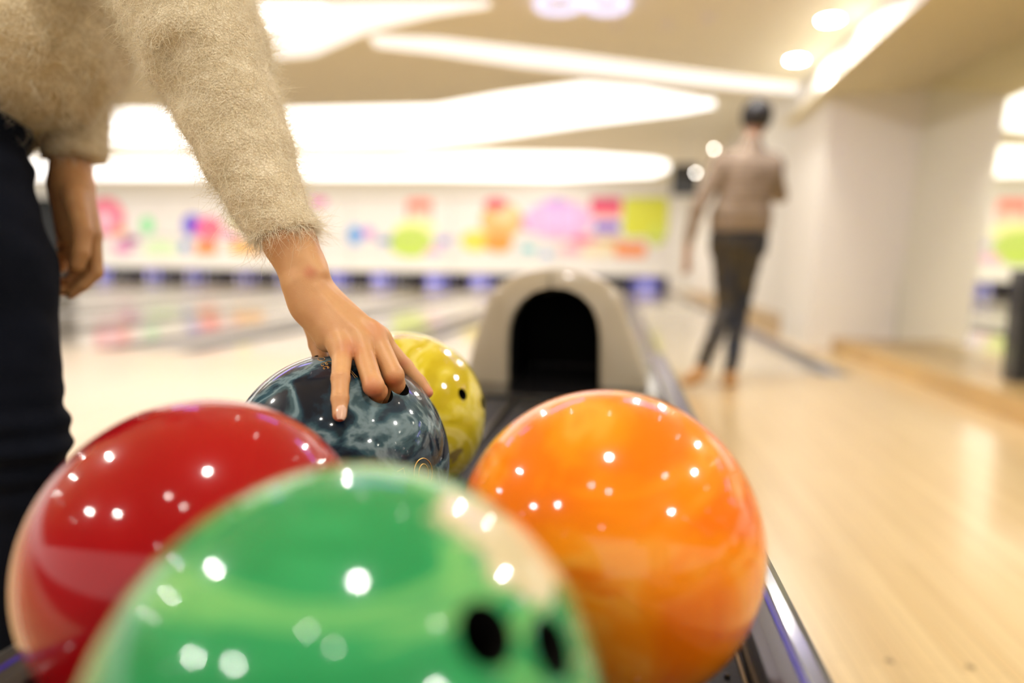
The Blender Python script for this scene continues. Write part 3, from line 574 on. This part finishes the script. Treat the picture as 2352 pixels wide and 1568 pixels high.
def hand_fn(P):
    d = field(HC, .012)(P)
    fs = None
    for fg in FG:
        q = None
        for c in fg:
            t = cone(P, *c[:4]); q = t if q is None else smin(q, t, .003)
        fs = q if fs is None else smin(fs, q, .0022)
    d = smin(d, fs, .007)
    # tendons and small veins on the back of the hand
    for p_ in ((pk[0]+rg[0])/2, (rg[0]+md_[0])/2, (md_[0]+ix[0])/2):
        q_ = p_+(CAM-p_).normalized()*.010+Vector((0, 0, .010)); dd = np.linalg.norm(P-np.array(q_, np.float32), axis=1); d = d+.0022*np.exp(-(dd/.0085)**2)
    for p_, k_ in ((pk[0], .8), (rg[0], .9), (md_[0], 1.3), (ix[0], 1.0)):
        q_ = p_+Vector((-.002, -.004, .010)); dd = np.linalg.norm(P-np.array(q_, np.float32), axis=1); d = d-.0014*k_*np.exp(-(dd/.0075)**2)
    for a_, b_ in ((at(728, 660, .640), rg[0]+Vector((0, -.003, .010))), (at(742, 656, .648), md_[0]+Vector((0, -.003, .011)))):
        d = d-.0009*np.exp(-(np.maximum(cone(P, a_, b_, .001, .001), 0)/.004)**2)
    # creases over the little finger joints
    for J, nn in ((pk[1], 3), (pk[2], 2)):
        dd = np.linalg.norm(P-np.array(J, np.float32), axis=1); ax_ = np.array((pk[3]-pk[1]).normalized(), np.float32); s_ = (P-np.array(J, np.float32))@ax_
        d = d+.0004*np.cos(s_*2*PI/.0022)*np.exp(-(s_/.0032)**2)*(dd < .014)
    return d
allc = HC+[c for fg in FG for c in fg]
hl = [c for c in allc if c[0] is not EL]
lo, hi = bounds(hl, .004); lo = np.minimum(lo, np.array(at(610, 470, .67))-.03)
lo[2] = min(lo[2], .55)
hv, hf = surf(hand_fn, lo, hi, .0011); hv = laplace(hv, hf, 1)
# coarse rest of the body: torso core, head, legs, other arm
hipR, hipL = at(-135, 330, .88), at(-135, 345, 1.02); SHR, SHL = at(235, -330, .80), at(190, -300, 1.06)
LEL = at(120, 30, 1.04); LW = at(163, 395, .985)
chest0, chest1 = at(-90, 180, .95), at(200, -260, .93); NK = at(300, -470, .93); HD = at(400, -600, .93)
SW = .0
kneeR, kneeL = at(36, 1010, .86), at(14, 1010, 1.04)
ankR = Vector((kneeR.x-.06, kneeR.y+.01, .09)); ankL = Vector((kneeL.x-.08, kneeL.y, .09))
body = [(chest0, chest1, .085, .11, .04), (chest1, NK, .085, .05, .05), (NK, HD, .05, .055, .03), (SHR, SHL, .05, .05, .05), (SHR, EL, .045, .036, .02), (SHL, LEL, .044, .034, .02), (LEL, at(160, 330, .99), .034, .026, .01),
        (hipR, hipL, .07, .07, .03), (chest0, (Vector(hipR)+Vector(hipL))/2, .080, .075, .03), (hipR, kneeR, .070, .048, .03), (hipL, kneeL, .070, .048, .03), (kneeR, ankR, .048, .034, .02), (kneeL, ankL, .048, .034, .02)]
hdir = (HD-NK).normalized()
def body_fn(P):
    d = field(body, .02)(P)
    d = smin(d, ell(P, HD, (.078, .074, .105)), .02)
    d = smin(d, cone(P, HD+Vector((.080, 0, -.02)), HD+Vector((.088, 0, -.035)), .009, .011), .012)   # nose
    d = smin(d, cone(P, HD+Vector((.055, 0, -.085)), HD+Vector((.066, 0, -.08)), .022, .014), .02)     # chin
    for s in (-1, 1):
        d = smin(d, ell(P, HD+Vector((0, s*.075, -.015)), (.02, .010, .03)), .006)
        d = np.maximum(d, -(np.linalg.norm(P-np.array(HD+Vector((.084, s*.03, .012)), np.float32), axis=1)-.014))
    return d
blo, bhi = bounds(body, .03); bhi = np.maximum(bhi, np.array(HD)+.14); blo[2] = .04
bv, bf = surf(body_fn, blo, bhi, .009)
# left hand, hanging relaxed
lh = [(at(160, 330, .99), LW, .027, .0245, .01), (LW, at(166, 430, .98), .0245, .026, .012), (at(150, 430, .985), at(160, 535, .99), .021, .018, .016), (at(178, 430, .97), at(205, 535, .965), .020, .0165, .016), (at(165, 430, .98), at(180, 540, .985), .021, .018, .016)]
lfi = [finger([at(213, 545, .965), at(220, 625, .965), at(190, 655, .955), at(163, 676, .948)], (.0115, .0098, .0085, .0068)),
       finger([at(190, 552, .985), at(197, 640, .99), at(165, 665, .978), at(138, 668, .965)], (.0115, .0100, .0088, .0072)),
       finger([at(168, 552, 1.0), at(175, 635, 1.01), at(145, 655, .995), at(122, 640, .985)], (.0112, .0098, .0085, .0070)),
       finger([at(148, 548, 1.01), at(148, 605, 1.02), at(135, 615, 1.01), at(142, 580, 1.0)], (.0105, .0088, .0078, .0065))]
lth = finger([at(172, 450, .955), at(190, 530, .940), at(186, 580, .936), at(176, 610, .934)], (.0155, .0125, .0112, .0090))
def lh_fn(P):
    d = field(lh, .012)(P)
    for fg in lfi+[lth]:
        q = None
        for c in fg:
            t = cone(P, *c[:4]); q = t if q is None else smin(q, t, .003)
        d = smin(d, q, .006)
    return d
lo, hi = bounds(lh+[c for fg in lfi+[lth] for c in fg], .004)
lv, lf = surf(lh_fn, lo, hi, .0022); lv = laplace(lv, lf, 1)
V_ = np.concatenate([hv, bv, lv]); F_ = np.concatenate([hf, bf+len(hv), lf+len(hv)+len(bv)])
SKC = (.60, .32, .14)
MT['skin'] = skin_mat('skin', SKC, [(tuple(at(712, 622, .638)), .011, (.50, .13, .07), .75), (tuple(at(806, 800, .625)), .016, (.55, .17, .08), .6), (tuple(at(855, 895, .60)), .016, (.58, .17, .09), .6), (tuple(at(900, 885, .62)), .016, (.58, .18, .09), .55),
    (tuple(at(863, 756, .645)), .018, (.62, .24, .11), .5), (tuple(at(780, 965, .578)), .010, (.66, .20, .12), .7), (tuple(at(988, 906, .685)), .014, (.66, .22, .14), .7), (tuple(at(926, 835, .680)), .009, (.45, .13, .06), .6)])
BODY = mesh_obj('body', V_, F_, MT['skin'], PER, True)
# fingernails
def nail(tip, back, up, w_, l_, name='fingernail'):
    t = (tip-back).normalized(); n_ = (up-t*up.dot(t)).normalized(); s_ = t.cross(n_)
    v = []; f = []; nu, nv_ = 9, 9
    for i in range(nu):
        for j in range(nv_):
            u = -1+2*i/(nu-1); q = j/(nv_-1); wd = w_*(1-.18*q**3)*math.sqrt(max(0, 1-(max(0, (q-.7)/.3)**2)*.35))*(math.sqrt(1-(1-min(1, q/.2))**2*.6))
            v.append(tip+t*((q-.85)*l_)+s_*u*wd+n_*(-.0022*u*u-.0012*(q)**2))
    for i in range(nu-1):
        for j in range(nv_-1): f.append((i*nv_+j, i*nv_+j+1, (i+1)*nv_+j+1, (i+1)*nv_+j))
    v2 = [p-n_*.0006 for p in v]; k0 = len(v); f += [tuple(q+k0 for q in g)[::-1] for g in f]
    mesh_obj(name, [tuple(p) for p in v+v2], f, MT['nail'], PER, True)
toCam = (CAM-pk[3]).normalized()
nrmp = (pk[3]-Vector(cB)).normalized()
upn = (nrmp*.75+toCam*.5+M3@Vector((.42, 0, 0))).normalized()
nail(pk[3]+upn*.0072+(pk[3]-pk[2]).normalized()*.0034, pk[2]+upn*.0091, upn, .0043, .0120)
# sweater: right sleeve
CF = at(659, 538, .670)
SL = [(at(664, 546, .670), at(611, 450, .677), .0300, .0355, .01), (at(611, 450, .677), at(567, 350, .685), .0355, .0425, .01), (at(567, 350, .685), at(525, 250, .690), .0425, .0500, .01), (at(525, 250, .690), at(474, 122, .695), .0500, .0600, .01),
      (at(474, 122, .695), at(425, 0, .700), .0600, .0640, .01), (at(425, 0, .700), SHR, .0640, .072, .01), (SHR, chest1, .075, .10, .03)]
cdir = (at(664, 546, .670)-at(611, 450, .677)).normalized()
# the cuff line in the picture runs from (590,555) up to (730,520)
def wob(P, s, a):
    return a*(np.sin(P[:, 0]*s+2*np.sin(P[:, 2]*s*.7))*np.cos(P[:, 2]*s*1.3+1.7*np.sin(P[:, 1]*s))+.5*np.sin(P[:, 1]*s*2.1+P[:, 2]*s*1.7))
cpt = at(660, 539, .670); cn = (at(672, 590, .670)-cpt).normalized()
# fold grooves on the inner side of the elbow
GR = [(at(385, 170, .638), at(455, 150, .628), .008), (at(385, 200, .645), at(440, 215, .634), .007), (at(370, 120, .64), at(430, 95, .630), .007)]
def sleeve_fn(P):
    d = field(SL, .015)(P)
    d = d+wob(P, 30, .0014)+wob(P, 160, .0005)
    for a_, b_, r_ in GR: d = -smin(-d, cone(P, a_, b_, r_, r_*.6), .022)
    # slightly thicker ribbed cuff
    s_ = (P-np.array(cpt, np.float32))@np.array(cn, np.float32)
    d = d-.0016*np.exp(-((s_+.012)/.009)**2)
    return np.maximum(d, s_)
slo, shi = bounds([(a, b, ra, rb) for a, b, ra, rb, _ in SL], .01)
sv, sf_ = surf(sleeve_fn, slo, shi, .0034); sv = laplace(sv, sf_, 1)
KN = knit_mat('cream_knit', (.93, .82, .62), 430); SLV = mesh_obj('sleeve', sv, sf_, KN, PER, True)
# sweater: torso with hem and left sleeve
T = [(at(-150, 90, .90), at(68, 70, .90), .12, .116, .03), (at(-150, 90, 1.0), at(68, 70, .97), .12, .116, .03), (at(40, 60, .92), chest1, .125, .135, .04), (at(-60, 100, .95), chest1, .14, .145, .05), (chest1, NK, .12, .07, .04), (SHR, SHL, .078, .078, .06)]
TL = [(SHL, LEL, .064, .050, .02), (LEL, at(168, 250, 1.0), .050, .0445, .01), (at(168, 250, 1.0), at(173, 380, .985), .0445, .0415, .01)]
ch = at(173, 366, .985); chd = (at(176, 420, .985)-ch).normalized()
hemn = Vector((.30, 0, -1)).normalized(); hemp = at(88, 262, .88)
def torso_fn(P):
    d = field(T, .03)(P); d = d+wob(P, 38, .003)
    d = np.maximum(d, plane(P, hemp, hemn)+wob(P, 60, .002))
    # leave the lower body open above the neck
    t = field(TL, .01)(P)+wob(P, 60, .0014); t = np.maximum(t, plane(P, ch, chd))
    return np.minimum(d, t)
tlo, thi = bounds(T+TL, .01)
tv, tf = surf(torso_fn, tlo, thi, .006); tv = laplace(tv, tf, 2)
SWT = mesh_obj('sweater', tv, tf, knit_mat('cream_knit_body', (.90, .77, .54), 240), PER, True)
# fuzz: fine tapered hairs, one object each
def fuzz(v, f, n_, lmin, lmax, rad, flow, keep, name, jitter=1.0, parent=PER):
    A_ = v[f]; c = A_.mean(1); nr = np.cross(A_[:, 2]-A_[:, 0], A_[:, 3]-A_[:, 1]); ar = np.linalg.norm(nr, axis=1); nr = nr/np.maximum(ar, 1e-12)[:, None]
    k = keep(c); pr = ar*k; pr = pr/pr.sum(); s_ = rng.choice(len(f), n_, p=pr); u = rng.random((n_, 2))
    P = (A_[s_, 0]*(1-u[:, :1])+A_[s_, 1]*u[:, :1])*(1-u[:, 1:])+(A_[s_, 3]*(1-u[:, :1])+A_[s_, 2]*u[:, :1])*u[:, 1:]
    N_ = nr[s_]; L_ = lmin+(lmax-lmin)*rng.random(n_)**2.2
    fl_ = flow/np.linalg.norm(flow); d = N_*(.30+.5*rng.random((n_, 1)))+fl_*.35+rng.normal(size=(n_, 3))*.55*jitter; d /= np.linalg.norm(d, axis=1)[:, None]
    curl = rng.normal(size=(n_, 3)); curl -= d*(curl*d).sum(1)[:, None]; curl /= np.linalg.norm(curl, axis=1)[:, None]; curl = curl*(.5+1.1*rng.random((n_, 1)))
    segs = 6; rings = []
    sd = np.cross(d, curl); sd /= np.linalg.norm(sd, axis=1)[:, None]; up = np.cross(sd, d)
    for i in range(segs):
        t = i/(segs-1); cen = P+d*(L_*t)[:, None]+curl*(L_*t*t*.75)[:, None]-N_*(.0008)+N_*(-.25*L_*t*t*t)[:, None]; r_ = rad*(1-.75*t)
        for a in range(3): rings.append(cen+(sd*math.cos(2.094*a)+up*math.sin(2.094*a))*r_)
    R_ = np.stack(rings, 1); V2 = R_.reshape(-1, 3); q = []
    for i in range(segs-1):
        for a in range(3): q.append([i*3+a, i*3+(a+1) % 3, (i+1)*3+(a+1) % 3, (i+1)*3+a])
    q = np.array(q); F2 = (q[None]+(np.arange(n_)*segs*3)[:, None, None]).reshape(-1, 4)
    o = mesh_obj(name, V2, F2, MT['fuzz'], parent, False); o['kind'] = 'stuff'; o['label'] = 'fine pale fuzz of the wool'; return o
visn = np.array(CAM)
def keep_sleeve(c): return ((c[:, 2] < 1.10) & (((c-np.array(cpt))@np.array(cn)) < .004)).astype(float)
fuzz(sv, sf_, 26000, .007, .028, .00019, np.array(cdir), keep_sleeve, 'sleeve_fuzz')
fuzz(sv, sf_, 1100, .014, .036, .00017, np.array(cdir)*1.0, lambda c: (np.abs((c-np.array(cpt))@np.array(cn)) < .006).astype(float), 'cuff_fuzz', .5)
fuzz(tv, tf, 20000, .012, .040, .00026, np.array((.3, 0, -1.)), lambda c: ((c[:, 2] < 1.20)).astype(float), 'sweater_fuzz', .6)
# jeans
JN = [((Vector(hipR)+Vector(hipL))/2+Vector((0, 0, .03)), (Vector(hipR)+Vector(hipL))/2*.35+Vector(chest0)*.65, .098, .100, .04), ((Vector(hipR)+Vector(hipL))/2+Vector((0, 0, .05)), hipR, .090, .088, .04), (hipR, hipL, .088, .095, .02), (hipR, at(-68, 640, .86), .088, .090, .02), (at(-68, 640, .86), kneeR, .092, .056, .02), (kneeR, ankR, .056, .05, .02), (hipL, at(-88, 640, 1.02), .11, .090, .02), (at(-88, 640, 1.02), kneeL, .090, .055, .02), (kneeL, ankL, .055, .05, .02)]
def jeans_fn(P):
    d = field(JN, .02)(P)
    zc = P[:, 2]; fold = .007*np.exp(-((zc-.885)/.05)**2)*np.sin(zc*2*PI/.055+P[:, 0]*9+P[:, 1]*4)
    knee = .004*np.exp(-((zc-.50)/.06)**2)*np.sin(zc*2*PI/.035+P[:, 1]*14)
    d = d+fold+knee+wob(P, 42, .0012)
    return np.maximum(d, .07-zc)
jlo, jhi = bounds(JN, .012); jlo[2] = .05
jv, jf = surf(jeans_fn, jlo, jhi, .006); jv = laplace(jv, jf, 1)
MJ = mat('dark_denim', (.0045, .0055, .010), .9, bump=.5, bscale=900, spec=.08, var=.25, vscale=14); JE = mesh_obj('jeans', jv, jf, MJ, PER, True)
sp = at(28, 552, .765)
# hair, shoes
def hair_fn(P):
    d = ell(P, HD+Vector((-.012, 0, .018)), (.094, .090, .112)); d = np.maximum(d, -(ell(P, HD+Vector((.085, 0, -.03)), (.06, .068, .095))))
    return smin(d, cone(P, HD+Vector((-.06, 0, -.02)), NK+Vector((-.07, 0, -.02)), .06, .05), .04)+wob(P, 90, .002)
v, f = surf(hair_fn, np.array(HD)-.28, np.array(HD)+.16, .007); mesh_obj('hair', v, f, MT['hair'], PER, True)
for a_ in (ankR, ankL):
    SH = [(Vector((a_.x-.03, a_.y, .045)), Vector((a_.x+.14, a_.y, .032)), .040, .032, .02), (Vector((a_.x-.01, a_.y, .06)), Vector((a_.x, a_.y, .10)), .042, .042, .02)]
    fn = lambda P: np.maximum(field(SH, .02)(P), .012-P[:, 2]); l_, h_ = bounds(SH, .01); l_[2] = -.01
    v, f = surf(fn, l_, h_, .006); s_ = mesh_obj('shoe', v, f, MT['boot'], PER, True)
    MB().prism([(a_.x+x_*1.0, a_.y+y_) for x_, y_ in ((-.068, -.02), (-.05, -.036), (.10, -.036), (.155, -.028), (.172, 0), (.155, .028), (.10, .036), (-.05, .036), (-.068, .02))], 'z', 0, .014).build('sole', MT['sole'], s_)

# ------------------------------------------------------------------ the bowler
D = 4.36
BW = empty('person', (onz(1672, 895, 0).x, onz(1672, 895, 0).y, 0), 'bowler seen from behind in brown striped top and dark jeans, near the foul line', 'person')
def b(x, y, dd=0): return at(x, y, D+dd)
ft = onz(1675, 893, 0)
foot = Vector((ft.x, ft.y, .05))
hip = b(1700, 548); hR = b(1724, 556); hL = b(1666, 556); shL = b(1660, 372); shR = b(1772, 378, .02); nk = b(1728, 318); hd = b(1737, 274, .03)
elb = b(1603, 478, -.05); wr_ = b(1580, 560, -.05); hnd = b(1577, 600, -.05); rel = b(1790, 450, .22); rwr = b(1765, 400, .42)
knS = b(1700, 700, .08); knB = b(1668, 708, .0); anS = Vector((foot.x, foot.y, .09)); anB = b(1608, 852, -.25)
legs = [(hR, knS, .088, .060, .03), (knS, anS, .060, .040, .02), (hL, knB, .088, .058, .03), (knB, anB, .058, .042, .02), (hL, hR, .090, .090, .04), (b(1668, 520), b(1668, 560), .088, .090, .04), (b(1730, 520), b(1726, 560), .088, .090, .04)]
tors = [(b(1660, 395), b(1765, 395), .075, .075, .05), (b(1715, 400), b(1702, 500), .125, .115, .05), (b(1690, 420), b(1672, 500), .085, .085, .05), (b(1745, 420), b(1732, 500), .08, .085, .05), (b(1722, 362), b(1727, 330), .075, .055, .03), (shL, shR, .062, .062, .04)]
armL = [(shL, elb, .052, .040, .02), (elb, wr_, .038, .026, .01)]; armR = [(shR, rel, .055, .042, .02), (rel, rwr, .038, .028, .01)]
hnd_c = [(wr_, hnd, .026, .024, .01)]+[(hnd, hnd+Vector((-.02+.014*i, .01, -.075+.008*abs(i-1))), .012, .009, .006) for i in range(4)]+[(hnd, hnd+Vector((.03, .015, -.035)), .012, .010, .006)]
hnd_r = [(rwr, rwr+Vector((0, .09, .02)), .028, .024, .01)]+[(rwr+Vector((0, .09, .02)), rwr+Vector((-.03+.02*i, .155, .03)), .012, .009, .006) for i in range(4)]
bbody = legs+tors+armL+armR+hnd_c+hnd_r+[(nk, hd, .052, .055, .02)]
def bow_fn(P):
    d = field(legs+tors+armL+armR+[(nk, hd, .064, .066, .02)], .02)(P)+.018; d = smin(d, field(hnd_c, .006)(P), .015); d = smin(d, field(hnd_r, .006)(P), .015)
    d = smin(d, ell(P, hd, (.074, .092, .112)), .02)
    d = smin(d, cone(P, hd+Vector((0, .095, -.01)), hd+Vector((0, .105, -.03)), .012, .014), .01)
    for s in (-1, 1): d = smin(d, ell(P, hd+Vector((s*.077, 0, -.01)), (.012, .022, .032)), .005)
    return d
lo, hi = bounds(bbody, .03); hi = np.maximum(hi, np.array(hd)+.14); v, f = surf(bow_fn, lo, hi, .008); mesh_obj('body', v, f, mat('bowler_skin', (.42, .24, .13), .5, sss=0), BW, True)
hemz = b(1700, 512).z
tp = tors+armL+armR
def top_fn(P):
    d = field(tors+[(b(1668, 500), b(1668, 530), .092, .095, .04), (b(1730, 500), b(1728, 530), .092, .095, .04)], .025)(P)-.010; d = np.maximum(d, hemz-.055-P[:, 2])
    l_ = np.maximum(field(armL, .02)(P)-.008, plane(P, wr_, wr_-elb)); r_ = np.maximum(field(armR, .02)(P)-.008, plane(P, rwr, rwr-rel))
    return smin(smin(d, l_, .03), r_, .03)+wob(P, 30, .004)
# the cut planes only matter near the wrists; the torso lies on their inner side
lo, hi = bounds(tp, .03); v, f = surf(top_fn, lo, hi, .009)
def stripe_mat():
    m, nt, bb = new_mat('brown_striped_jersey'); N, L = nt.nodes, nt.links
    tc = N.new('ShaderNodeTexCoord'); wv = N.new('ShaderNodeTexWave'); wv.bands_direction = 'Z'; wv.inputs['Scale'].default_value = 9; wv.inputs['Distortion'].default_value = .8; L.new(tc.outputs['Object'], wv.inputs['Vector'])
    r = N.new('ShaderNodeValToRGB'); r.color_ramp.elements[0].color = (.26, .195, .13, 1); r.color_ramp.elements[1].color = (.33, .255, .18, 1); L.new(wv.outputs['Fac'], r.inputs[0]); L.new(r.outputs[0], bb.inputs['Base Color']); bb.inputs['Roughness'].default_value = .9
    return m
mesh_obj('jersey', v, f, stripe_mat(), BW, True)
def bj_fn(P):
    d = field(legs, .025)(P)-.002+wob(P, 34, .004); d = np.maximum(d, P[:, 2]-hemz-.05)
    s1 = plane(P, anS, (0, 0, -1))-.0; s2 = plane(P, anB, anB-knB)
    near2 = np.linalg.norm(P-np.array(anB, np.float32), axis=1) < .16
    d = np.where(near2, np.maximum(d, s2+.01), d); return np.maximum(d, .105-P[:, 2])
lo, hi = bounds(legs, .03); v, f = surf(bj_fn, lo, hi, .009)
def bj_mat():
    m, nt, bb = new_mat('faded_dark_denim'); N, L = nt.nodes, nt.links
    tc = N.new('ShaderNodeTexCoord'); n1 = N.new('ShaderNodeTexNoise'); n1.inputs['Scale'].default_value = 6; n1.inputs['Detail'].default_value = 3; L.new(tc.outputs['Object'], n1.inputs['Vector'])
    r = N.new('ShaderNodeValToRGB'); r.color_ramp.elements[0].position = .4; r.color_ramp.elements[1].position = .62; r.color_ramp.elements[0].color = (.018, .022, .032, 1); r.color_ramp.elements[1].color = (.060, .046, .024, 1); L.new(n1.outputs['Fac'], r.inputs[0]); L.new(r.outputs[0], bb.inputs['Base Color']); bb.inputs['Roughness'].default_value = .85
    return m
mesh_obj('jeans', v, f, bj_mat(), BW, True)
def bh_fn(P):
    d = ell(P, hd+Vector((0, -.012, .022)), (.096, .104, .108)); return np.maximum(d, -ell(P, hd+Vector((0, .10, -.03)), (.07, .075, .10)))+wob(P, 120, .002)
v, f = surf(bh_fn, np.array(hd)-.16, np.array(hd)+.18, .007); mesh_obj('hair', v, f, MT['hair'], BW, True)
SH = [(Vector((foot.x, foot.y-.03, .045)), Vector((foot.x+.01, foot.y+.16, .034)), .042, .034, .02), (Vector((foot.x, foot.y, .06)), anS, .042, .044, .02)]
v, f = surf(lambda P: np.maximum(field(SH, .02)(P), .012-P[:, 2]), np.array((foot.x-.1, foot.y-.12, -.01)), np.array((foot.x+.1, foot.y+.24, .16)), .007); s_ = mesh_obj('shoe', v, f, MT['boot'], BW, True)
MB().box(foot.x-.036, foot.x+.042, foot.y-.07, foot.y+.19, 0, .014, .006).build('sole', MT['sole'], s_)
toe = b(1577, 876, -.30); SH2 = [(anB, b(1598, 866, -.28), .046, .044, .02), (b(1598, 866, -.28), toe, .044, .034, .02)]
lo, hi = bounds(SH2, .02); v, f = surf(field(SH2, .02), lo, hi, .007); mesh_obj('shoe', v, f, MT['boot'], BW, True)
